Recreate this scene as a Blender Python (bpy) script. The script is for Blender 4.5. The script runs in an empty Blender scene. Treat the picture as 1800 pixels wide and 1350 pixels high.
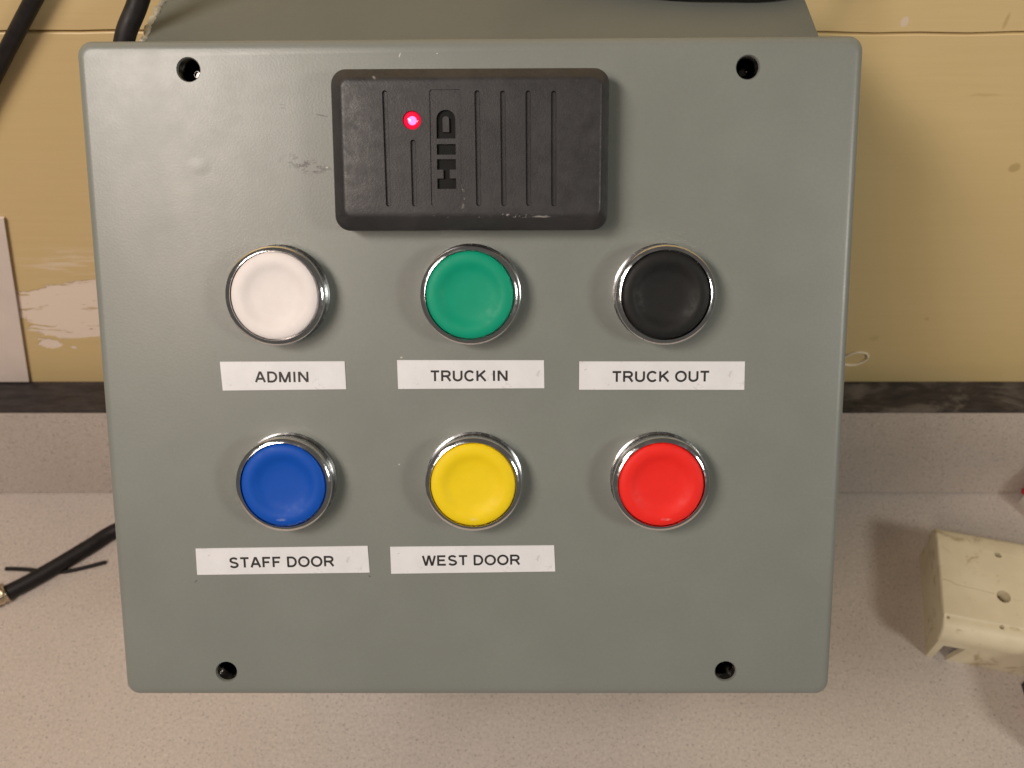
import bpy, bmesh, math, random
from mathutils import Matrix, Vector
random.seed(7)
MM = 0.001
S = bpy.context.scene
C = S.collection

# ------------------------------------------------------------------ camera
cam = bpy.data.cameras.new('camera')
cam.sensor_fit = 'HORIZONTAL'; cam.sensor_width = 4.54; cam.lens = 4.54 * 1626 / 1800
cam.clip_start = 0.01; cam.clip_end = 20
cam.dof.use_dof = True; cam.dof.focus_distance = 0.283; cam.dof.aperture_fstop = 2.6
camo = bpy.data.objects.new('camera', cam); C.objects.link(camo)
camo.location = (0, 0, 0.46)
camo.rotation_euler = (math.radians(40), 0, 0)      # looks 50 degrees below the horizon
S.camera = camo

# ------------------------------------------------------------------ light
S.render.engine = 'CYCLES'
S.cycles.use_denoising = True
S.cycles.sample_clamp_indirect = 6
S.cycles.blur_glossy = 0.0; S.cycles.caustics_reflective = True
S.cycles.max_bounces = 7; S.cycles.diffuse_bounces = 3; S.cycles.glossy_bounces = 4
S.view_settings.view_transform = 'Standard'; S.view_settings.look = 'None'
S.view_settings.gamma = 1; S.view_settings.exposure = 0
W = bpy.data.worlds.new('World'); S.world = W; W.use_nodes = True
bg = W.node_tree.nodes['Background']
bg.inputs[0].default_value = (1.0, 0.92, 0.82, 1); bg.inputs[1].default_value = 0.10

def area(name, loc, target, size, power, col):
    d = bpy.data.lights.new(name, 'AREA'); d.shape = 'RECTANGLE'; d.size, d.size_y = size
    d.energy = power; d.color = col
    o = bpy.data.objects.new(name, d); C.objects.link(o)
    o.location = loc
    o.rotation_euler = (Vector(target) - Vector(loc)).to_track_quat('-Z', 'Y').to_euler()
area('left_lamp', (-0.41, -0.16, 0.85), (-0.06, 0.2, 0.25), (0.28, 0.14), 4.3, (1.0, 0.905, 0.82))
area('right_lamp', (0.58, -0.22, 0.62), (0.1, 0.2, 0.15), (0.13, 0.15), 1.9, (0.97, 0.97, 0.89))
area('room_lamp', (-0.72, -0.88, 1.24), (-0.06, 0.2, 0.25), (0.50, 0.30), 6.3, (1.0, 0.80, 0.67))

# ------------------------------------------------------------------ node helpers
class NT:
    def __init__(s, name):
        s.m = bpy.data.materials.new(name); s.m.use_nodes = True
        s.t = s.m.node_tree; s.n = s.t.nodes; s.l = s.t.links
        s.b = s.n['Principled BSDF']; s._c = None
    def new(s, typ, **k):
        n = s.n.new(typ)
        for a, v in k.items(): setattr(n, a, v)
        return n
    def put(s, sock, v):
        if isinstance(v, bpy.types.NodeSocket): s.l.new(v, sock)
        elif v is not None:
            if hasattr(sock.default_value, '__len__') and not hasattr(v, '__len__'): v = (v,) * len(sock.default_value)
            if hasattr(v, '__len__') and len(v) == 3 and len(sock.default_value) == 4: v = (*v, 1)
            sock.default_value = v
    @property
    def co(s):
        if s._c is None: s._c = s.new('ShaderNodeTexCoord').outputs['Object']
        return s._c
    def vm(s, op, a, b=None):
        n = s.new('ShaderNodeVectorMath', operation=op); s.put(n.inputs[0], a)
        if b is not None: s.put(n.inputs[1], b)
        return n.outputs['Value' if op in ('LENGTH', 'DOT_PRODUCT') else 'Vector']
    def ma(s, op, a, b=None, clamp=False):
        n = s.new('ShaderNodeMath', operation=op); n.use_clamp = clamp; s.put(n.inputs[0], a)
        if b is not None: s.put(n.inputs[1], b)
        return n.outputs[0]
    def noise(s, scale, detail=4, rough=0.55, stretch=None, dist=0, co=None):
        n = s.new('ShaderNodeTexNoise'); n.inputs['Scale'].default_value = scale
        n.inputs['Detail'].default_value = min(detail, 4); n.inputs['Roughness'].default_value = rough
        n.inputs['Distortion'].default_value = dist
        c = co or s.co
        if stretch: c = s.vm('MULTIPLY', c, stretch)
        s.l.new(c, n.inputs['Vector']); return n.outputs['Fac']
    def ramp(s, v, a, b, lo=0.0, hi=1.0, smooth=True):
        n = s.new('ShaderNodeMapRange', interpolation_type='SMOOTHSTEP' if smooth else 'LINEAR')
        s.put(n.inputs['Value'], v)
        for k, x in zip(('From Min', 'From Max', 'To Min', 'To Max'), (a, b, lo, hi)): n.inputs[k].default_value = x
        return n.outputs[0]
    def mix(s, f, a, b, mode='MIX'):
        n = s.new('ShaderNodeMix', data_type='RGBA', blend_type=mode); s.put(n.inputs['Factor'], f)
        s.put(n.inputs[6], a); s.put(n.inputs[7], b); return n.outputs[2]
    def spot(s, c, r, inner=0.4, wob=0, wscale=300, ang=0):
        """soft elliptical mask at c (mm) with radii r (mm)"""
        p = s.co
        if wob:
            n = s.new('ShaderNodeTexNoise'); n.inputs['Scale'].default_value = wscale; s.l.new(s.co, n.inputs['Vector'])
            n.inputs['Detail'].default_value = 3
            p = s.vm('ADD', p, s.vm('MULTIPLY', s.vm('SUBTRACT', n.outputs['Color'], (0.5,) * 3), (wob * MM,) * 3))
        d = s.vm('SUBTRACT', p, tuple(x * MM for x in c))
        if ang:
            n = s.new('ShaderNodeVectorRotate', rotation_type='Z_AXIS'); s.l.new(d, n.inputs['Vector'])
            n.inputs['Angle'].default_value = math.radians(-ang); d = n.outputs[0]
        L = s.vm('LENGTH', s.vm('DIVIDE', d, tuple(x * MM for x in r)))
        return s.ramp(L, inner, 1.0, 1.0, 0.0)
    def maxm(s, *ms):
        o = ms[0]
        for m in ms[1:]: o = s.ma('MAXIMUM', o, m)
        return o
    def bump(s, h, dist, strength=1.0, prev=None):
        n = s.new('ShaderNodeBump'); n.inputs['Strength'].default_value = strength; n.inputs['Distance'].default_value = dist
        s.put(n.inputs['Height'], h)
        if prev is not None: s.l.new(prev, n.inputs['Normal'])
        return n.outputs[0]
    def done(s, col=None, rough=0.5, metal=0, nor=None, **k):
        s.put(s.b.inputs['Base Color'], col); s.put(s.b.inputs['Roughness'], rough); s.put(s.b.inputs['Metallic'], metal)
        if nor is not None: s.l.new(nor, s.b.inputs['Normal'])
        for a, v in k.items(): s.put(s.b.inputs[a.replace('_', ' ')], v)
        return s.m

# ------------------------------------------------------------------ materials
def m_steel(name, lid):
    t = NT(name)
    mott = t.noise(22, 5, 0.6)
    fine = t.noise(900, 3, 0.6)
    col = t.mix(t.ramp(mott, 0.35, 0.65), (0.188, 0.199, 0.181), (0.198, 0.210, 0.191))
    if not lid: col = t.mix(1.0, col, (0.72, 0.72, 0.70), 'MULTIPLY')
    col = t.mix(t.ramp(fine, 0.3, 0.7, 0, 0.22), col, (0.158, 0.168, 0.152))
    rough = t.ramp(t.noise(45, 5, 0.65), 0.3, 0.7, 0.34, 0.40)
    nor = t.bump(t.noise(14, 2, 0.5), 0.0012, 0.16)
    nor = t.bump(t.noise(1400, 2, 0.5), 0.00006, 0.35, nor)
    if lid:
        # rubbed-off black smudge beside the reader, with small scratches
        sm = t.ma('MULTIPLY', t.spot((-47.6, 66.0, 0), (10.5, 2.5, 3), 0.3, 4, 260, -16), t.ramp(t.noise(330, 4, 0.7, (0.8, 1.5, 1)), 0.47, 0.56))
        sc = t.maxm(t.spot((-54.5, 83.4, 0), (1.0, 0.16, 1), 0.3, 0, 0, -4), t.spot((-54.3, 82.5, 0), (1.1, 0.16, 1), 0.3, 0, 0, -5),
                    t.spot((-43.0, 80.3, 0), (2.6, 0.28, 1), 0.2, 0.3, 400, -12), t.spot((-88.6, -62.5, 0), (0.8, 0.2, 1), 0.3, 0, 0, 45),
                    t.spot((-33.3, -60.9, 0), (0.6, 0.25, 1), 0.3, 0, 0, -30))
        col = t.mix(t.ma('MULTIPLY', t.maxm(sm, sc), 0.85), col, (0.035, 0.033, 0.030))
        scr = t.ma('MULTIPLY', t.ramp(t.noise(60, 6, 0.75, (1, 14, 1), 1.5), 0.66, 0.70), 0.22)
        col = t.mix(scr, col, (0.26, 0.26, 0.24))
        specks = t.maxm(t.spot((-19.8, 97.0, 0), (0.22, 0.9, 1), 0.3, 0, 0, -20), t.spot((-21.5, 9.0, 0), (0.5, 0.3, 1), 0.3, 0.5, 900),
                        t.spot((-42.0, 65.5, 0), (0.35, 0.35, 1)), t.spot((-23.0, -24.5, 0), (0.35, 0.3, 1)), t.spot((-9, 97.4, 0), (0.3, 0.2, 1)))
        col = t.mix(t.ma('MULTIPLY', specks, 0.8), col, (0.6, 0.58, 0.52))
        nor = t.bump(t.spot((-79.7, 66.0, 0), (4.2, 3.0, 3), 0.0), 0.00008, 1.0, nor)
    return t.done(col, rough, 0, nor, Specular_IOR_Level=0.52 if lid else 0.30)
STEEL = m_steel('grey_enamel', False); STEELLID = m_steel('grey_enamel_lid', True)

def m_plain(name, col, rough, metal=0, var=0.12, scale=60, bumps=0.0, bscale=800, **k):
    t = NT(name)
    d = tuple(c * (1 - var) for c in col); l = tuple(min(1, c * (1 + var)) for c in col)
    c = t.mix(t.ramp(t.noise(scale, 5, 0.6), 0.3, 0.7), d, l)
    r = t.ramp(t.noise(scale * 2, 4, 0.6), 0.3, 0.7, max(0.02, rough - 0.06), rough + 0.06)
    nor = t.bump(t.noise(bscale, 3, 0.6), 0.0001, bumps) if bumps else None
    return t.done(c, r, metal, nor, **k)

def m_chrome():
    t = NT('chrome')
    pits = t.ramp(t.noise(900, 4, 0.7), 0.60, 0.68)
    col = t.mix(t.ma('MULTIPLY', pits, 0.5), (0.72, 0.72, 0.73), (0.30, 0.27, 0.23))
    rough = t.ramp(t.noise(260, 5, 0.7), 0.4, 0.7, 0.07, 0.22)
    return t.done(col, rough, 1.0, t.bump(t.noise(350, 3, 0.6), 0.0001, 0.35))
CHROME = m_chrome()
BLACKIN = m_plain('black_oxide_steel', (0.075, 0.068, 0.062), 0.14, 1.0, 0.3, 400, 0.3)
SATIN = m_plain('satin_grey_metal', (0.36, 0.36, 0.36), 0.24, 1.0, 0.12, 200)

def m_cap(name, col, mark):
    t = NT(name)
    d = tuple(c * 0.95 for c in col)
    c = t.mix(t.ramp(t.noise(160, 5, 0.7), 0.3, 0.7), d, col)
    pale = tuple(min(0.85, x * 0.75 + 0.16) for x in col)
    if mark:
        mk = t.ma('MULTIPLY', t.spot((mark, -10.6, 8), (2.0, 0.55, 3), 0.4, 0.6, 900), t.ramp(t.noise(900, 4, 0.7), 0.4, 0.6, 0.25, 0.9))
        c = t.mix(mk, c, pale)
    r = t.ramp(t.noise(500, 4, 0.7), 0.3, 0.7, 0.46, 0.60)
    return t.done(c, r, 0, t.bump(t.noise(3200, 2, 0.6), 0.00004, 0.7), Specular_IOR_Level=0.22)

def m_reader():
    t = NT('black_reader_plastic')
    rub = t.noise(90, 6, 0.7, (1, 1, 1), 0.6)
    c = t.mix(t.ramp(rub, 0.35, 0.7), (0.026, 0.025, 0.027), (0.037, 0.035, 0.037))
    dust = t.ramp(t.noise(1500, 3, 0.7), 0.62, 0.75, 0, 0.25)
    c = t.mix(dust, c, (0.12, 0.11, 0.10))
    chips = t.ma('MULTIPLY', t.spot((6, -18.6, 12.3), (25, 0.7, 1.2), 0.5, 1.2, 300), t.ramp(t.noise(420, 5, 0.8), 0.55, 0.64))
    chips = t.maxm(chips, t.spot((20, -18.8, 12.3), (3.4, 0.35, 1), 0.3, 0.5), t.spot((-26.5, 19.6, 12.2), (0.5, 1.2, 1), 0.2, 0.4, 600, 35),
                   t.ma('MULTIPLY', t.spot((-2.0, -13, 12.2), (1.2, 5, 1), 0.3, 1, 400), t.ramp(t.noise(700, 5, 0.8), 0.54, 0.60)))
    c = t.mix(t.ma('MULTIPLY', chips, 0.8), c, (0.30, 0.28, 0.26))
    r = t.ramp(t.noise(240, 5, 0.7), 0.3, 0.7, 0.36, 0.52)
    return t.done(c, r, 0, t.bump(t.noise(1800, 3, 0.6), 0.00008, 0.6), Specular_IOR_Level=0.36)
READER = m_reader()

def m_tape():
    t = NT('white_label_tape')
    c = t.mix(t.ramp(t.noise(120, 4, 0.6), 0.3, 0.7), (0.67, 0.67, 0.69), (0.72, 0.72, 0.74))
    sm = t.ma('MULTIPLY', t.ramp(t.noise(260, 5, 0.75, None, 1.0), 0.61, 0.70), 0.35)
    c = t.mix(sm, c, (0.30, 0.27, 0.25))
    return t.done(c, 0.42, 0, t.bump(t.noise(300, 2), 0.0001, 0.25))
TAPE = m_tape()
INK = m_plain('black_print', (0.018, 0.016, 0.016), 0.5)

def m_laminate():
    t = NT('speckled_laminate')
    base = t.mix(t.ramp(t.noise(14, 4, 0.6), 0.3, 0.7), (0.515, 0.450, 0.400), (0.560, 0.490, 0.438))
    c = t.mix(t.ramp(t.noise(560, 3, 0.6), 0.34, 0.60), t.mix(0.24, base, (0.30, 0.25, 0.215)), base)
    c = t.mix(t.ramp(t.noise(820, 2, 0.5), 0.60, 0.70, 0, 0.62), c, (0.15, 0.125, 0.115))
    pal = t.vm('ADD', t.co, (3.1, 1.7, 0.4))
    c = t.mix(t.ramp(t.noise(900, 2, 0.5, co=pal), 0.60, 0.70, 0, 0.45), c, (0.76, 0.68, 0.62))
    c = t.mix(t.ramp(t.noise(610, 2, 0.5, co=t.vm('ADD', t.co, (7.3, 0.2, 2.2))), 0.64, 0.72, 0, 0.55), c, (0.20, 0.17, 0.155))
    c = t.mix(t.ramp(t.noise(38, 6, 0.75), 0.62, 0.74, 0, 0.22), c, (0.40, 0.30, 0.23))
    return t.done(c, t.ramp(t.noise(60, 4), 0.3, 0.7, 0.42, 0.55), 0, t.bump(t.noise(900, 2), 0.00006, 0.4))
LAM = m_laminate()

def m_strip():
    t = NT('dark_worn_edge')
    c = t.mix(t.ramp(t.noise(60, 6, 0.7, (1, 5, 1)), 0.3, 0.7), (0.016, 0.012, 0.012), (0.045, 0.036, 0.036))
    w = t.ma('MULTIPLY', t.ramp(t.noise(30, 4, 0.7, (1, 2.0, 1), 0.8), 0.48, 0.70), t.spot((222, 0, 0), (62, 60, 60), 0.55, 20, 30))
    c = t.mix(t.ma('MULTIPLY', w, 0.55), c, (0.24, 0.205, 0.18))
    w2 = t.ramp(t.noise(90, 7, 0.8, (1, 3, 1), 1), 0.60, 0.72)
    c = t.mix(t.ma('MULTIPLY', w2, 0.2), c, (0.16, 0.12, 0.10))
    return t.done(c, t.ramp(t.noise(90, 5), 0.3, 0.7, 0.4, 0.65), 0, t.bump(t.noise(160, 5, 0.7, (1, 3, 1)), 0.0005, 0.6))
STRIP = m_strip()

def m_wall():
    t = NT('cream_painted_plywood')
    grain = t.noise(55, 6, 0.65, (0.35, 1, 9), 0.3)
    c = t.mix(t.ramp(grain, 0.3, 0.7), (0.645, 0.482, 0.240), (0.665, 0.500, 0.252))
    c = t.mix(t.ramp(t.noise(9, 4, 0.6), 0.35, 0.7, 0, 0.35), c, (0.62, 0.475, 0.20))
    # chipped paint showing pale ground on the left, with its own ragged shape
    zone = t.maxm(t.spot((-215, 322, 133), (46, 60, 27), 0.45, 16, 40), t.spot((-206, 322, 117), (13, 60, 4.5), 0.4, 7, 60),
                  t.spot((-237, 322, 109), (7.5, 60, 4), 0.5, 4, 100), t.spot((-226, 322, 106.5), (1.8, 60, 1.2), 0.5, 1, 200))
    rag = t.noise(40, 4, 0.68, (0.8, 1, 3.4), 0.7)
    chip = t.ramp(t.ma('ADD', t.ma('MULTIPLY', zone, 0.34), t.ma('MULTIPLY', rag, 1.25)), 0.80, 0.84)
    chip = t.ma('MULTIPLY', chip, t.ramp(zone, 0.03, 0.12))
    chip = t.maxm(chip, t.spot((-237, 322, 109), (6.5, 60, 2.9), 0.75, 3, 150))
    streak = t.ma('MULTIPLY', t.ma('MULTIPLY', t.ramp(t.noise(70, 6, 0.7, (0.5, 1, 6), 0.3), 0.50, 0.66), t.spot((-205, 322, 163), (38, 60, 16), 0.2, 10, 40)), 0.55)
    c = t.mix(t.maxm(chip, streak), c, (0.84, 0.70, 0.59))
    kn = t.maxm(t.spot((212.4, 322, 219.3), (3.0, 60, 2.8), 0.6, 0.8, 200), t.ma('MULTIPLY', t.spot((184.7, 322, 113.3), (3.5, 60, 2.8), 0.3, 2), 0.5),
                t.ma('MULTIPLY', t.spot((206.8, 322, 127.5), (1.6, 60, 1.4), 0.3), 0.8), t.ma('MULTIPLY', t.spot((182, 322, 285), (1.0, 60, 4.5), 0.4), 0.8),
                t.ma('MULTIPLY', t.spot((186, 322, 254), (9, 60, 0.8), 0.2, 4, 90), 0.5), t.ma('MULTIPLY', t.spot((-148, 322, 253), (9, 60, 1.0), 0.2, 4, 90), 0.5))
    c = t.mix(t.ma('MULTIPLY', kn, 0.5), c, (0.34, 0.22, 0.07))
    c = t.mix(t.maxm(t.spot((144.7, 322, 284.6), (1.9, 60, 2.6), 0.5, 1.2, 300)), c, (0.68, 0.55, 0.42))
    nor = t.bump(grain, 0.0003, 0.3); nor = t.bump(t.ma('SUBTRACT', 1.0, chip), 0.0004, 0.8, nor)
    return t.done(c, t.ramp(t.noise(60, 4), 0.3, 0.7, 0.38, 0.52), 0, nor)
WALLM = m_wall()
CABLE = m_plain('black_cable_jacket', (0.012, 0.010, 0.010), 0.52, 0, 0.35, 200, 0.4, Specular_IOR_Level=0.3)
BRASS = m_plain('brass_braid', (0.60, 0.49, 0.35), 0.3, 1.0, 0.3, 300, 0.4, 600)
WHITEB = m_plain('white_card', (0.72, 0.62, 0.56), 0.6, 0, 0.05, 30, 0.2, 500)
RED = m_plain('red_insulation', (0.40, 0.02, 0.03), 0.4)
BLKP = m_plain('black_plastic', (0.015, 0.013, 0.013), 0.45)
WHITEP = m_plain('white_plastic', (0.6, 0.56, 0.5), 0.45)
SEAL = m_plain('pale_sealant', (0.42, 0.40, 0.33), 0.35, 0, 0.35, 300, 0.6, 500)
GLUE = m_plain('dried_glue', (0.86, 0.74, 0.58), 0.3)

def m_cream():
    t = NT('cream_plastic')
    c = t.mix(t.ramp(t.noise(40, 5, 0.6), 0.3, 0.7), (0.67, 0.585, 0.41), (0.75, 0.665, 0.48))
    d = t.ramp(t.noise(70, 7, 0.78, (1, 1, 1), 0.8), 0.55, 0.70, 0, 0.65)
    c = t.mix(d, c, (0.34, 0.23, 0.10))
    s = t.ramp(t.noise(130, 5, 0.8, (0.25, 3, 1), 1.2), 0.68, 0.72, 0, 0.6)
    c = t.mix(s, c, (0.16, 0.10, 0.04))
    return t.done(c, t.ramp(t.noise(90, 4), 0.3, 0.7, 0.36, 0.5), 0, t.bump(t.noise(300, 4), 0.0001, 0.4))
CREAM = m_cream()

def m_led(name, col, st):
    t = NT(name); t.put(t.b.inputs['Emission Color'], col); t.b.inputs['Emission Strength'].default_value = st
    f = t.ramp(t.noise(300, 2), 0.2, 0.8, 0.8, 1.0)
    return t.done(t.mix(f, (0.3, 0.0, 0.01), (0.5, 0.0, 0.02)), 0.15)
LEDR = m_led('led_red_lens', (1.0, 0.010, 0.05), 0.75)
LEDC = m_led('led_core', (1.0, 0.10, 0.26), 4.0)

# ------------------------------------------------------------------ mesh helpers (all sizes in mm)
def link(name, me, mat, parent=None, M=None, smooth=35):
    if isinstance(me, bmesh.types.BMesh):
        b = me; bmesh.ops.recalc_face_normals(b, faces=b.faces); me = bpy.data.meshes.new(name); b.to_mesh(me); b.free()
    if mat is not None and not me.materials: me.materials.append(mat)
    if smooth:
        me.shade_smooth(); me.set_sharp_from_angle(angle=math.radians(smooth))
    o = bpy.data.objects.new(name, me); C.objects.link(o)
    if parent: o.parent = parent
    if M is not None: o.matrix_basis = M
    return o
def tag(o, label=None, cat=None, kind=None, group=None):
    if label: o['label'] = label
    if cat: o['category'] = cat
    if kind: o['kind'] = kind
    if group: o['group'] = group
    return o
def empty(name, loc, rz=0):
    o = bpy.data.objects.new(name, None); C.objects.link(o); o.empty_display_size = 0.02
    o.location = loc; o.rotation_euler = (0, 0, rz); return o
def V(b, x, y, z): return b.verts.new((x * MM, y * MM, z * MM))
def box(b, x0, x1, y0, y1, z0, z1):
    v = [V(b, x, y, z) for z in (z0, z1) for x, y in ((x0, y0), (x1, y0), (x1, y1), (x0, y1))]
    for f in ((3, 2, 1, 0), (4, 5, 6, 7), (0, 1, 5, 4), (1, 2, 6, 5), (2, 3, 7, 6), (3, 0, 4, 7)): b.faces.new([v[i] for i in f])
def prism(b, pts, z0, z1):
    lo = [V(b, x, y, z0) for x, y in pts]; hi = [V(b, x, y, z1) for x, y in pts]
    b.faces.new(lo[::-1]); b.faces.new(hi); n = len(pts)
    for i in range(n): b.faces.new((lo[i], lo[(i + 1) % n], hi[(i + 1) % n], hi[i]))
def loops(b, rings, cap0=True, cap1=True):
    """rings: lists of equal-length (x,y,z) loops, skinned in order"""
    vs = [[V(b, *p) for p in r] for r in rings]
    for a, c in zip(vs, vs[1:]):
        n = len(a)
        for i in range(n): b.faces.new((a[i], a[(i + 1) % n], c[(i + 1) % n], c[i]))
    if cap0: b.faces.new(vs[0][::-1])
    if cap1: b.faces.new(vs[-1])
def rrect(x0, x1, y0, y1, r, z, seg=8):
    out = []
    for cx, cy, a0 in ((x1 - r, y1 - r, 0), (x0 + r, y1 - r, 90), (x0 + r, y0 + r, 180), (x1 - r, y0 + r, 270)):
        for k in range(seg + 1):
            a = math.radians(a0 + 90 * k / seg); out.append((cx + r * math.cos(a), cy + r * math.sin(a), z))
    return out
def lathe(b, prof, n=72, cap0=True, cap1=True):
    loops(b, [[(r * math.cos(2 * math.pi * i / n), r * math.sin(2 * math.pi * i / n), z) for i in range(n)] for r, z in prof], cap0, cap1)
def smooth_path(P, k=8):
    P = [Vector(p) for p in P]; Q = [P[0] * 2 - P[1]] + P + [P[-1] * 2 - P[-2]]; out = []
    for i in range(1, len(Q) - 2):
        p0, p1, p2, p3 = Q[i - 1:i + 3]
        for j in range(k):
            t = j / k
            out.append(0.5 * ((2 * p1) + (p2 - p0) * t + (2 * p0 - 5 * p1 + 4 * p2 - p3) * t * t + (3 * p1 - p0 - 3 * p2 + p3) * t ** 3))
    return out + [P[-1]]
def tube(b, P, rad, n=14, k=8, closed=False):
    """swept tube through points (mm); rad is a number or f(t)"""
    path = smooth_path(P + ([P[0]] if closed else []), k)
    rings = []; up = Vector((0.13, 0.2, 0.97))
    for i, p in enumerate(path):
        d = (path[min(i + 1, len(path) - 1)] - path[max(i - 1, 0)]).normalized()
        a = d.cross(up).normalized(); c = a.cross(d)
        r = rad(i / (len(path) - 1)) if callable(rad) else rad
        rings.append([tuple(p + (a * math.cos(2 * math.pi * j / n) + c * math.sin(2 * math.pi * j / n)) * r) for j in range(n)])
    loops(b, rings)
def cut(me_a, cutter):
    """mesh A minus mesh B through an exact boolean"""
    a = bpy.data.objects.new('a', me_a); c = bpy.data.objects.new('c', cutter); C.objects.link(a); C.objects.link(c)
    m = a.modifiers.new('b', 'BOOLEAN'); m.operation = 'DIFFERENCE'; m.solver = 'EXACT'; m.object = c
    bpy.context.view_layer.update()
    me = bpy.data.meshes.new_from_object(a.evaluated_get(bpy.context.evaluated_depsgraph_get()))
    bpy.data.objects.remove(a); bpy.data.objects.remove(c)
    return me
def mesh(b):
    bmesh.ops.recalc_face_normals(b, faces=b.faces)
    me = bpy.data.meshes.new('m'); b.to_mesh(me); b.free(); return me
def bev(b, w, seg=2, ang=30):
    e = [x for x in b.edges if len(x.link_faces) == 2 and x.calc_face_angle(0) > math.radians(ang)]
    bmesh.ops.bevel(b, geom=e, offset=w * MM, segments=seg, affect='EDGES', profile=0.5)

# ------------------------------------------------------------------ setting: counter, backsplash, wall
b = bmesh.new(); box(b, -700, 700, -250, 330, -30, 0)
tag(link('countertop', b, LAM), 'speckled pinkish beige laminate countertop', kind='structure')
b = bmesh.new(); box(b, -700, 700, 301.8, 321.0, 0.9, 76.6); bev(b, 0.5, 2)
bs = tag(link('backsplash', b, LAM), 'speckled laminate backsplash along the wall', kind='structure')
b = bmesh.new(); box(b, -700, 700, -9.9, 9.4, -1.4, 1.4); bev(b, 0.5, 2)
link('edge_strip', b, STRIP, bs, Matrix.Translation((0, 0.3116, 0.0780)))['label'] = 'dark scuffed strip along the top of the backsplash'
b = bmesh.new(); box(b, -700, 700, 325, 345, -30, 800)
wall = tag(link('wall', b, WALLM), 'cream painted plywood wall behind the counter', kind='structure')
def board(z0, z1):
    b = bmesh.new(); box(b, -700, 700, 321.3, 324.9, z0, z1)
    bmesh.ops.subdivide_edges(b, edges=[e for e in b.edges if abs(e.verts[0].co.x - e.verts[1].co.x) > 1], cuts=160)
    for v in b.verts:                                   # sawn edges are never dead straight
        if abs(v.co.z - 0.2803) < 0.002: v.co.z += 0.0005 * math.sin(v.co.x * 31) + 0.0002 * math.sin(v.co.x * 170 + 1)
    bev(b, 0.35, 1, 60)
    return link('board', b, WALLM, wall)
board(77, 279.9); board(280.9, 800)
b = bmesh.new()
tube(b, [(172, 320.9, 93.5), (173.2, 320.8, 99), (178.5, 320.8, 103.0), (184.0, 320.8, 102.2), (185.6, 320.8, 98.2), (182.5, 320.8, 94.4), (178.5, 320.8, 93.2), (174.5, 320.8, 93.8)], 0.6, 8, 6, True)
link('glue_drip', b, GLUE, wall)

# ------------------------------------------------------------------ the control box
YAW, SLOPE, ROLL = (math.radians(a) for a in (-0.712, 49.505, 0.748))
root = tag(empty('control_box', (-0.01213, 0.18116, 0), YAW),
           'grey steel sloped control box with six coloured push buttons and a black card reader', 'control box')
LM = Matrix.Translation((0, 0, 0.24298)) @ Matrix.Rotation(SLOPE, 4, 'X') @ Matrix.Rotation(ROLL, 4, 'Z')
def on_panel(x, y, z=0.0, rot=0.0): return LM @ Matrix.Translation((x * MM, y * MM, z * MM)) @ Matrix.Rotation(math.radians(rot), 4, 'Z')

b = bmesh.new()                                         # body: side profile swept across the width
prof = [(14.0, 0.2), (-47.8, 168.2), (73.7, 310.5), (115, 310.5), (115, 0.2)]
loops(b, [[(x, y, z) for y, z in prof] for x in (-102.4, 105.6)])
bev(b, 1.2, 3)
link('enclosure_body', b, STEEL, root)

HOLES = [(-81.2, 93.4), (80.6, 93.0), (-80.6, -93.3), (80.3, -93.2)]
b = bmesh.new()
x, y, R = 114.0, 101.8, 4.2
rings = [rrect(-x + 1, x - 1, -y + 1, y - 1, R - 1, -12.0), rrect(-x, x, -y, y, R, -11.2), rrect(-x, x, -y, y, R, -2.8)]
for k in range(1, 7):
    a = math.radians(90 * k / 6); o = 2.8 * (1 - math.cos(a)); z = -2.8 + 2.8 * math.sin(a)
    rings.append(rrect(-x + o, x - o, -y + o, y - o, max(R - o * 0.6, 1.2), z))
loops(b, rings)
lid = mesh(b)
cb = bmesh.new()
for hx, hy in HOLES:
    bb = bmesh.new(); lathe(bb, [(3.25, -9.6), (3.25, -0.5), (3.55, 0.02), (3.55, 1.0)], 40)
    bmesh.ops.translate(bb, verts=bb.verts, vec=(hx * MM, hy * MM, 0)); m = bpy.data.meshes.new('t'); bb.to_mesh(m); bb.free(); cb.from_mesh(m)
lid = cut(lid, mesh(cb))
link('lid', lid, STEELLID, root, LM)

# threaded sleeve with a recessed screw in each lid hole
b = bmesh.new(); pr = [(3.2, -9.5)]
for k in range(15): pr += [(3.18, -9.3 + k * 0.55), (2.86, -9.05 + k * 0.55)]
pr += [(3.2, -1.0)]
lathe(b, pr, 40, True, False); sleeve = mesh(b)
b = bmesh.new(); lathe(b, [(2.3, -9.3), (2.45, -8.2), (2.1, -7.4), (1.2, -7.0), (0.9, -7.0), (0.85, -7.9)], 32); screw_me = mesh(b)
for k, (hx, hy) in enumerate(HOLES):
    s = link('threaded_sleeve', sleeve, BLACKIN, root, on_panel(hx, hy))
    link('screw', screw_me, BLACKIN, s, Matrix.Translation(((0.5 if k == 1 else 0.2) * MM, -0.3 * MM, 0)))

# sealant bead along the left top edge of the body
b = bmesh.new()
P = [(-102.0 + random.uniform(-0.5, 0.5), 79 + i * 3, 310.4 + random.uniform(-0.4, 0.3)) for i in range(12)]
tube(b, P, lambda t: 1.0 + 0.22 * math.sin(t * 33) + 0.15 * math.sin(t * 71 + 1), 10, 6)
link('sealant_bead', b, SEAL, root)

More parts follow.
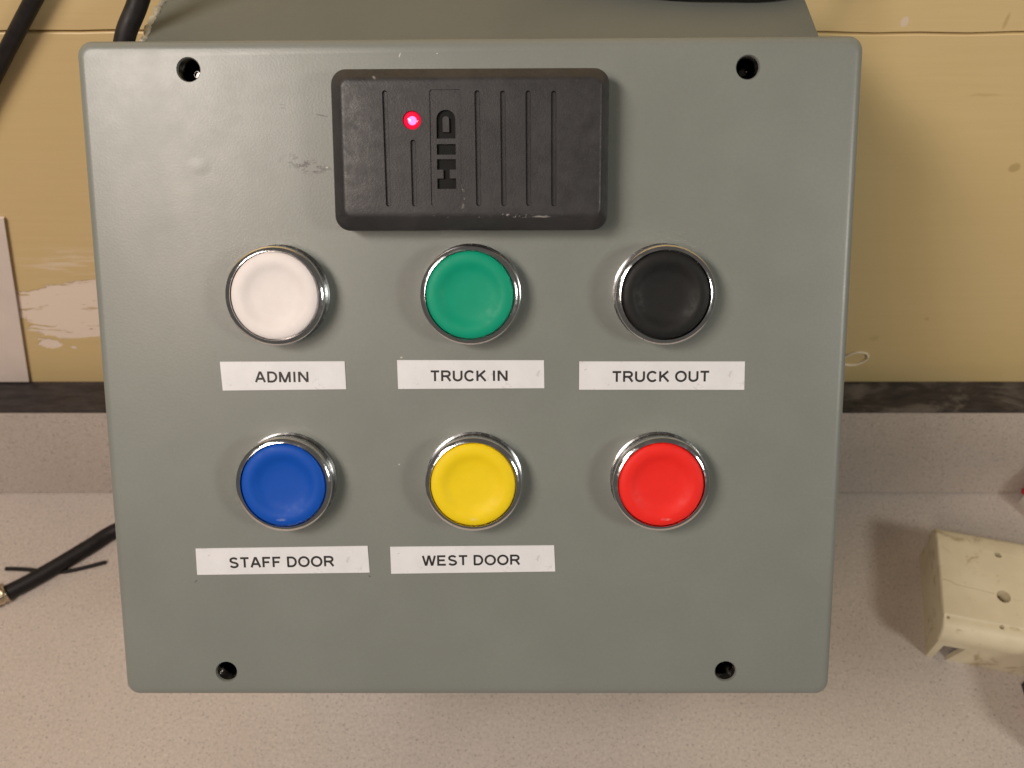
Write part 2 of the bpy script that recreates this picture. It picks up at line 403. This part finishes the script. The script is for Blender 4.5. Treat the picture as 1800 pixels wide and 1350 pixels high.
# push buttons
bz = [(14.2, 5.0), (14.55, 5.1), (14.66, 5.4), (14.68, 6.85), (14.58, 7.15), (14.45, 7.32), (13.30, 7.78), (13.18, 7.80), (13.10, 7.7), (13.05, 4.0)]
b = bmesh.new(); lathe(b, bz, 96); bez = mesh(b)
b = bmesh.new(); lathe(b, [(14.85, 0.05), (14.9, 0.7), (14.35, 0.95), (14.3, 1.3), (14.45, 1.7), (14.45, 5.05)], 96); colm = mesh(b)
cp = [(12.85, 4.2), (12.85, 7.2), (12.72, 7.62), (12.4, 7.95), (11.8, 8.20), (11.0, 8.32), (10.2, 8.34), (9.5, 8.22), (8.8, 7.95), (8.0, 7.58), (7.2, 7.28), (6.2, 7.08), (4.6, 6.96), (2.5, 6.9), (0.9, 6.88)]
b = bmesh.new(); lathe(b, cp, 96); capm = mesh(b)
BUT = [('white', (0.76, 0.71, 0.70), -57.3, 28.3, 0), ('green', (0.002, 0.285, 0.165), 0.0, 28.3, 0), ('black', (0.011, 0.011, 0.011), 57.3, 28.1, 0),
       ('blue', (0.003, 0.072, 0.42), -57.3, -29.0, -1.0), ('yellow', (0.80, 0.585, 0.010), 0.3, -29.0, 0.3), ('red', (0.80, 0.022, 0.016), 57.2, -29.1, 1.5)]
for nm, col, bx_, by_, mk in BUT:
    o = link('push_button', bez.copy(), CHROME, root, on_panel(bx_, by_, 0, random.uniform(0, 360)))
    o['label'] = f'{nm} push button with a chrome bezel'
    link('collar', colm.copy(), SATIN, o)
    me = capm.copy(); me.materials.append(m_cap(nm + '_cap', col, mk))
    c = link('cap', me, None, o)
    c.matrix_basis = (on_panel(bx_, by_)).inverted() @ on_panel(bx_, by_)
    o.matrix_basis = on_panel(bx_, by_)

# label tapes with print
def arc(cx, cy, rx, ry, a0, a1, n=10):
    return [(cx + rx * math.cos(math.radians(a0 + (a1 - a0) * k / n)), cy + ry * math.sin(math.radians(a0 + (a1 - a0) * k / n))) for k in range(n + 1)]
# stroke skeletons of plain grotesque capitals: (advance width, strokes), cap height 1
GLYPH = {
 'A': (0.78, [[(0.06, 0), (0.35, 0.94), (0.43, 0.94), (0.72, 0)], [(0.17, 0.33), (0.61, 0.33)]]),
 'D': (0.76, [[(0.10, 0.06), (0.10, 0.94), (0.36, 0.94)] + arc(0.36, 0.5, 0.32, 0.44, 88, -88) + [(0.36, 0.06), (0.04, 0.06)]]),
 'M': (0.90, [[(0.10, 0), (0.10, 1)], [(0.12, 0.97), (0.42, 0.07), (0.48, 0.07), (0.78, 0.97)], [(0.80, 1), (0.80, 0)]]),
 'I': (0.30, [[(0.15, 0), (0.15, 1)]]),
 'N': (0.80, [[(0.10, 0), (0.10, 1)], [(0.12, 0.97), (0.68, 0.03)], [(0.70, 1), (0.70, 0)]]),
 'T': (0.68, [[(0.02, 0.94), (0.66, 0.94)], [(0.34, 0.9), (0.34, 0)]]),
 'R': (0.78, [[(0.10, 0), (0.10, 0.94), (0.45, 0.94)] + arc(0.45, 0.71, 0.22, 0.23, 88, -88) + [(0.45, 0.48), (0.12, 0.48)], [(0.40, 0.46), (0.50, 0.40), (0.72, 0.0)]]),
 'U': (0.78, [[(0.10, 1), (0.10, 0.40)] + arc(0.39, 0.36, 0.29, 0.30, 180, 360) + [(0.68, 0.40), (0.68, 1)]]),
 'C': (0.80, [arc(0.42, 0.5, 0.34, 0.45, 40, 320, 22)]),
 'K': (0.76, [[(0.10, 0), (0.10, 1)], [(0.68, 1), (0.13, 0.40)], [(0.31, 0.58), (0.72, 0)]]),
 'O': (0.86, [arc(0.43, 0.5, 0.36, 0.45, 90, 450, 28)]),
 'S': (0.74, [arc(0.37, 0.735, 0.25, 0.215, 20, 250, 12) + arc(0.37, 0.265, 0.27, 0.22, 70, -160, 12)]),
 'F': (0.66, [[(0.10, 0), (0.10, 0.94), (0.62, 0.94)], [(0.12, 0.50), (0.54, 0.50)]]),
 'E': (0.72, [[(0.66, 0.94), (0.10, 0.94), (0.10, 0.06), (0.68, 0.06)], [(0.12, 0.52), (0.60, 0.52)]]),
 'W': (1.00, [[(0.04, 1), (0.24, 0.07), (0.30, 0.07), (0.47, 0.93), (0.53, 0.93), (0.70, 0.07), (0.76, 0.07), (0.96, 1)]]),
}
def lettering(txt, w, h, t=0.205):
    b = bmesh.new(); x0 = 0; q = 0; gap = 0.10
    adv = sum(GLYPH[c][0] + gap if c != ' ' else 0.34 for c in txt) - gap
    sx, sy = w / adv, h
    for ch in txt:
        if ch == ' ': x0 += 0.34; continue
        for st in GLYPH[ch][1]:
            P = [Vector(((x0 + x - adv / 2) * sx, (y - 0.5) * sy)) for x, y in st]; hw = t * h / 2; z = q * 0.006; q = (q + 1) % 3
            closed = (P[0] - P[-1]).length < 1e-4
            if closed: P = P[:-1]
            n = len(P); L = []; Rr = []
            for i, p in enumerate(P):
                d1 = (p - P[i - 1]) if (i or closed) else (P[1] - p); d2 = (P[(i + 1) % n] - p) if (i < n - 1 or closed) else (p - P[i - 1])
                d1, d2 = d1.normalized(), d2.normalized(); n1 = Vector((-d1.y, d1.x)); n2 = Vector((-d2.y, d2.x))
                mt = (n1 + n2).normalized(); k = hw / max(0.42, mt.dot(n1))
                L.append(V(b, *(p + mt * k), z)); Rr.append(V(b, *(p - mt * k), z))
            for i in range(n if closed else n - 1): b.faces.new((L[i], Rr[i], Rr[(i + 1) % n], L[(i + 1) % n]))
        x0 += GLYPH[ch][0] + gap
    for f in b.faces:
        f.normal_update()
        if f.normal.z < 0: f.normal_flip()
    me = bpy.data.meshes.new('lettering'); b.to_mesh(me); b.free(); return me
TAPES = [('ADMIN', [(-76.9, 7.9), (-38.8, 7.9), (-38.6, -0.7), (-76.5, -1.0)], (-58.15, 3.15), 16.5, 3.2, 0, 'below the white button'),
         ('TRUCK IN', [(-22.8, 8.2), (21.9, 8.0), (22.0, -0.6), (-22.7, -0.7)], (-0.9, 3.3), 23.6, 3.2, 0, 'below the green button'),
         ('TRUCK OUT', [(32.6, 7.6), (82.8, 7.4), (82.9, -1.3), (32.6, -1.1)], (57.4, 2.9), 29.5, 3.2, 0, 'below the black button'),
         ('STAFF DOOR', [(-88.0, -51.6), (-33.6, -50.8), (-33.2, -59.6), (-88.0, -60.3)], (-61.0, -56.05), 33.3, 3.3, 0.85, 'below the blue button'),
         ('WEST DOOR', [(-26.5, -51.1), (25.1, -50.7), (25.5, -59.3), (-26.4, -60.0)], (-1.0, -55.55), 30.8, 3.2, 0.5, 'below the yellow button')]
for txt, q, (cx, cy), w, h, rot, where in TAPES:
    b = bmesh.new(); prism(b, [(x - cx, y - cy) for x, y in q[::-1]], 0.02, 0.24)
    o = link('label_tape', b, TAPE, root, on_panel(cx, cy)); o['label'] = f'white label tape printed {txt} {where}'
    link('lettering', lettering(txt, w, h), INK, o, Matrix.Translation((0, 0, 0.26 * MM)) @ Matrix.Rotation(math.radians(rot), 4, 'Z'), 0)

# card reader (local origin at its centre)
RX, RY = 0.8, 69.6
b = bmesh.new()
def rr(t, z, r): return rrect(-39.3 + 3.6 * t, 39.2 - 2.5 * t, -22.6 + 4.0 * t, 22.3 - 3.3 * t, r, z, 10)
loops(b, [rr(0.10, 0.05, 4.2), rr(0.0, 0.6, 4.4), rr(0.0, 7.6, 4.4), rr(0.03, 8.2, 4.3), rr(0.12, 8.8, 4.2), rr(0.80, 11.75, 2.8), rr(0.92, 12.2, 2.5), rr(1.06, 12.42, 2.2), rr(1.25, 12.5, 2.0)])
body = mesh(b)
def capsule(b, xa, ya, xb, yb, w, z0, z1):
    L = math.hypot(xb - xa, yb - ya); ux, uy = (xb - xa) / L, (yb - ya) / L; r = w / 2; pts = []
    for cx, cy, s in ((xb, yb, 1), (xa, ya, -1)):
        for k in range(9):
            a = math.radians(-90 + 180 * k / 8)
            dx, dy = math.cos(a) * r, math.sin(a) * r
            pts.append((cx + s * (ux * dx - uy * dy), cy + s * (uy * dx + ux * dy)))
    # V-bottomed groove: narrower floor than mouth
    mx, my = (xa + xb) / 2, (ya + yb) / 2
    def scl(f): return [(px - (1 - f) * (px - (xa + ux * max(0, min(L, (px - xa) * ux + (py - ya) * uy)))), py - (1 - f) * (py - (ya + uy * max(0, min(L, (px - xa) * ux + (py - ya) * uy))))) for px, py in pts]
    loops(b, [[(x, y, z0) for x, y in scl(0.7)], [(x, y, 12.5) for x, y in pts], [(x, y, z1) for x, y in pts]])
cb = bmesh.new()
for xa, ya, xb, yb in ((-22.7, 84.7, -22.35, 54.5), (-15.1, 71.4, -15.0, 54.5), (2.95, 84.6, 3.15, 54.5), (10.05, 84.5, 10.25, 54.5), (17.1, 84.5, 17.25, 54.5), (24.2, 84.4, 24.35, 54.4)):
    capsule(cb, xa - RX, ya - RY, xb - RX, yb - RY, 1.5, 11.6, 14)
loops(cb, [rrect(-10.3 - RX, -1.5 - RX, 53.9 - RY, 85.6 - RY, 0.7, z, 4) for z in (12.1, 14)])
LX, LY = -15.3 - RX, 77.4 - RY
loops(cb, [[(LX + r * math.cos(i * math.pi / 16), LY + r * math.sin(i * math.pi / 16), z) for i in range(32)] for r, z in ((2.45, 11.0), (2.6, 12.6), (2.6, 14))])
body = cut(body, mesh(cb))
cb = bmesh.new()                                        # sunk letters, reading upwards
X0, X1 = -8.5 - RX, -3.2 - RX
Y = lambda v: v - RY
def poly(pts): prism(cb, pts, 10.6, 14)
poly([(X0, Y(58.6)), (X1, Y(58.6)), (X1, Y(61.5)), (X1 - 1.75, Y(61.5)), (X1 - 1.75, Y(63.9)), (X1, Y(63.9)), (X1, Y(66.8)), (X0, Y(66.8)), (X0, Y(63.9)), (X0 + 1.75, Y(63.9)), (X0 + 1.75, Y(61.5)), (X0, Y(61.5))])
poly([(X0, Y(68.0)), (X1, Y(68.0)), (X1, Y(70.9)), (X0, Y(70.9))])
def dloop(i):
    o = []; xa, xb, ya, yt = X0 + i, X1 - i, Y(72.4) + i, Y(80.2) - i; r = (xb - xa) / 2; rr_ = min(r * 0.98, 2.6 - i * 0.5)
    o += [(xa, ya), ((xa + xb) / 2, ya), (xb, ya)]
    for k in range(9):
        a = math.radians(90 * k / 8); o.append((xb - rr_ + rr_ * math.cos(a), yt - rr_ + rr_ * math.sin(a)))
    for k in range(9):
        a = math.radians(90 + 90 * k / 8); o.append((xa + rr_ + rr_ * math.cos(a), yt - rr_ + rr_ * math.sin(a)))
    return o
lo, li = dloop(0), dloop(1.75); n = len(lo)
vo = [[V(cb, x, y, z) for x, y in L] for L in (lo, li) for z in (10.6, 14)]
for i in range(n):
    j = (i + 1) % n
    cb.faces.new((vo[0][i], vo[0][j], vo[1][j], vo[1][i])); cb.faces.new((vo[2][j], vo[2][i], vo[3][i], vo[3][j]))
    cb.faces.new((vo[1][i], vo[1][j], vo[3][j], vo[3][i])); cb.faces.new((vo[0][j], vo[0][i], vo[2][i], vo[2][j]))
body = cut(body, mesh(cb))
eb = bmesh.new(); g = 0.08
for pts in ([(X0, 58.6), (X1, 58.6), (X1, 61.5), (X1 - 1.75, 61.5), (X1 - 1.75, 63.9), (X1, 63.9), (X1, 66.8), (X0, 66.8), (X0, 63.9), (X0 + 1.75, 63.9), (X0 + 1.75, 61.5), (X0, 61.5)],
            [(X0, 68.0), (X1, 68.0), (X1, 70.9), (X0, 70.9)]):
    mx = (X0 + X1) / 2; my = (pts[0][1] + max(q[1] for q in pts)) / 2
    prism(eb, [(mx + (x - mx) * 0.955, Y(my + (y - my) * 0.955)) for x, y in pts], 10.65, 11.1)
lo, li = dloop(g), dloop(1.75 - g)
vo = [[V(eb, x, y, z) for x, y in L] for L in (lo, li) for z in (10.65, 11.1)]
for i in range(n):
    j = (i + 1) % n
    eb.faces.new((vo[0][i], vo[0][j], vo[1][j], vo[1][i])); eb.faces.new((vo[2][j], vo[2][i], vo[3][i], vo[3][j])); eb.faces.new((vo[1][i], vo[1][j], vo[3][j], vo[3][i]))
rd = link('card_reader', body, READER, root, on_panel(RX, RY, 0.02, -0.1), 28)
link('letter_shade', eb, m_plain('letter_shade_black', (0.007, 0.007, 0.007), 0.6, Specular_IOR_Level=0.15), rd)  # darker slabs on the letter floors, shade of the sunk letters put in as colour
rd['label'] = 'black plastic card reader with vertical grooves and a red light'
b = bmesh.new(); lathe(b, [(2.42, 11.02), (2.42, 11.7), (2.2, 12.1), (1.7, 12.5), (1.0, 12.75), (0.3, 12.83)], 32)
led = link('indicator_light', b, LEDR, rd, Matrix.Translation((LX * MM, LY * MM, 0))); led['label'] = 'glowing red indicator light'
b = bmesh.new(); lathe(b, [(1.25, 12.55), (1.2, 12.76), (0.8, 12.90), (0.25, 12.96)], 24)
link('glowing_core', b, LEDC, led, Matrix.Translation((0.15 * MM, -0.15 * MM, 0)))

# ------------------------------------------------------------------ cables
b = bmesh.new(); tube(b, [(-115, 317.6, 358), (-143, 317.8, 326), (-171, 317.8, 295), (-193, 317.8, 270.5), (-217, 317.8, 243), (-250, 317.8, 202), (-292, 317.6, 150), (-330, 317, 120)], 3.0, 16)
tag(link('cable', b, CABLE), 'black cable slanting down the wall at the top left corner of the picture', 'cable', group='black cables')
b = bmesh.new(); tube(b, [(-70, 294, 390), (-90, 285, 358), (-104, 276, 336), (-113, 268, 320), (-119, 262.5, 310), (-125, 259, 291), (-129, 258, 262), (-131, 258, 220), (-133, 262, 160), (-133, 270, 100)], 3.1, 16)
tag(link('cable.001', b, CABLE), 'black cable dropping behind the top left corner of the control box', 'cable', group='black cables')
b = bmesh.new(); tube(b, [(-150, 290, 60), (-172, 288, 24), (-200, 285, 7), (-225, 274.3, 3.9), (-237, 264, 3.9), (-252, 251.2, 3.9), (-268, 238.6, 4.0), (-285, 228, 4.6)], 4.15, 18)
lead = tag(link('cable.002', b, CABLE), 'black cable with a brass sleeve lying on the counter left of the control box', 'cable', group='black cables')
b = bmesh.new(); tube(b, [(-272.8, 235.2, 5.2), (-285, 227.2, 5.4), (-300, 219.5, 5.4)], lambda t: 5.3 + 0.35 * math.sin(t * 60), 20, 16)
link('brass_sleeve', b, BRASS, lead)
b = bmesh.new(); tube(b, [(-281, 251.4, 0.9), (-270, 251.0, 0.9), (-258, 249.9, 0.8), (-248, 249.6, 0.8), (-237, 252.2, 0.9), (-226.5, 255.3, 1.3)], 1.15, 8)
tag(link('thin_wire', b, CABLE), 'short thin black wire lying under the cable on the counter', 'wire')

b = bmesh.new(); tube(b, [(-5, 302, 326), (20, 297, 317), (44, 289.5, 313.7), (68, 287.0, 313.7), (88, 289.0, 313.7), (102, 300, 318), (110, 313, 332), (112, 317, 360)], 3.0, 14)
tag(link('cable.003', b, CABLE), 'black cable lying across the top of the control box at the upper edge', 'cable', group='black cables')

# white card propped on the backsplash at the left edge
b = bmesh.new(); prism(b, [(0, 0), (33.6, 112.2), (-70, 112.2), (-70, 0)], 0, 1.4); bev(b, 0.3, 2)
tag(link('white_card', b, WHITEB, None, Matrix.Translation((-0.2590, 0.3211, 0.0808)) @ Matrix.Rotation(math.radians(90), 4, 'X')),
    'plain white card standing against the wall at the left edge of the picture', 'card')

# ------------------------------------------------------------------ cream surface box on the right
blk = tag(empty('junction_box', (0.2132, 0.2000, 0), math.radians(-12.5)), 'dirty cream plastic junction box lying on the counter at the right edge', 'junction box')
LN = 100.0
pr = [(0.3, 21.5), (0.0, 25.0), (0.9, 27.8), (3.0, 30.6), (5.8, 31.9), (9.0, 32.2), (9.7, 32.9), (49.4, 33.0), (50.0, 32.2), (51.2, 32.3), (59.0, 31.4), (61.2, 30.0), (62.4, 27.6), (62.6, 21.5)]
b = bmesh.new(); loops(b, [[(x, y, z) for y, z in pr] for x in (0.0, LN)])
e = [x for x in b.edges if all(abs(v.co.x) < 1e-6 for v in x.verts)]
bmesh.ops.bevel(b, geom=e, offset=1.5 * MM, segments=3, affect='EDGES', profile=0.6)
cover = mesh(b)
cb = bmesh.new()
def cyl(cx, cy, r, z0, z1, n=24): loops(cb, [[(cx + r * math.cos(2 * math.pi * i / n), cy + r * math.sin(2 * math.pi * i / n), z) for i in range(n)] for z in (z0, z1)])
cyl(30.5, 25.3, 3.4, 26, 40); cyl(30.5, 49.8, 1.8, 25, 40, 16); cyl(28.0, 8.2, 1.1, 27, 40, 12); cyl(2.6, 8.0, 0.8, 27, 40, 10)
# the score line across the face, ending at the big hole
cr = [(-1.0, 29.0), (5.0, 28.6), (7.5, 27.2), (26.0, 26.0)]
prism(cb, [(x, y - 0.25) for x, y in cr] + [(x, y + 0.25) for x, y in cr[::-1]], 32.4, 35)
prism(cb, [(35, 24.4), (LN + 2, 22.4), (LN + 2, 22.8), (35, 24.8)], 32.6, 35)
cover = cut(cover, mesh(cb))
link('cover', cover, CREAM, blk)
b = bmesh.new()                                         # base tray under the cover with an open knockout at the front
box(b, 2.2, 4.6, 4.3, 60.0, 0.05, 21.4)
q = [(2.0, 0.05), (5.2, 0.05), (6.0, 14.5), (16.5, 15.0), (12.2, 0.05), (LN, 0.05), (LN, 21.4), (2.0, 21.4)]
loops(b, [[(x, y, z) for x, z in q] for y in (1.6, 4.2)])
box(b, 2.2, LN, 60.1, 62.0, 0.05, 21.4)
link('base_tray', b, CREAM, blk)
b = bmesh.new(); lathe(b, [(2.7, 26.05), (2.7, 27.0), (1.8, 27.6), (0.5, 27.7)], 20)
link('screw', b, m_plain('dirty_screw', (0.25, 0.20, 0.13), 0.4, 0.7, 0.3, 300), blk, Matrix.Translation((30.5 * MM, 25.3 * MM, 0)))

# bits that only just enter the picture at its right edge
c = tag(empty('shadow_block', (0.2575, 0.1460, 0), math.radians(-3)), 'black block added at the right edge to cast a shadow, with a red clip', 'shadow block')
b = bmesh.new(); box(b, 0, 70, 0, 40, 0.05, 40); bev(b, 1.5, 3); link('housing', b, BLKP, c)  # block added mostly out of view to throw a shadow on the counter
b = bmesh.new(); box(b, -1.0, -0.02, 24, 29, 1, 6); bev(b, 0.4, 2); link('red_clip', b, RED, c)
c = tag(empty('plug', (0.2985, 0.2820, 0), math.radians(4)), 'white plug with a red lead at the right edge against the backsplash', 'plug')
b = bmesh.new(); box(b, 0, 30, 0, 14, 0.05, 38); bev(b, 3, 3); link('housing', b, WHITEP, c)
b = bmesh.new(); tube(b, [(4, 13, 8), (2, 17, 6), (12, 19, 3), (40, 18, 3)], 2.0, 12); link('red_lead', b, RED, c)
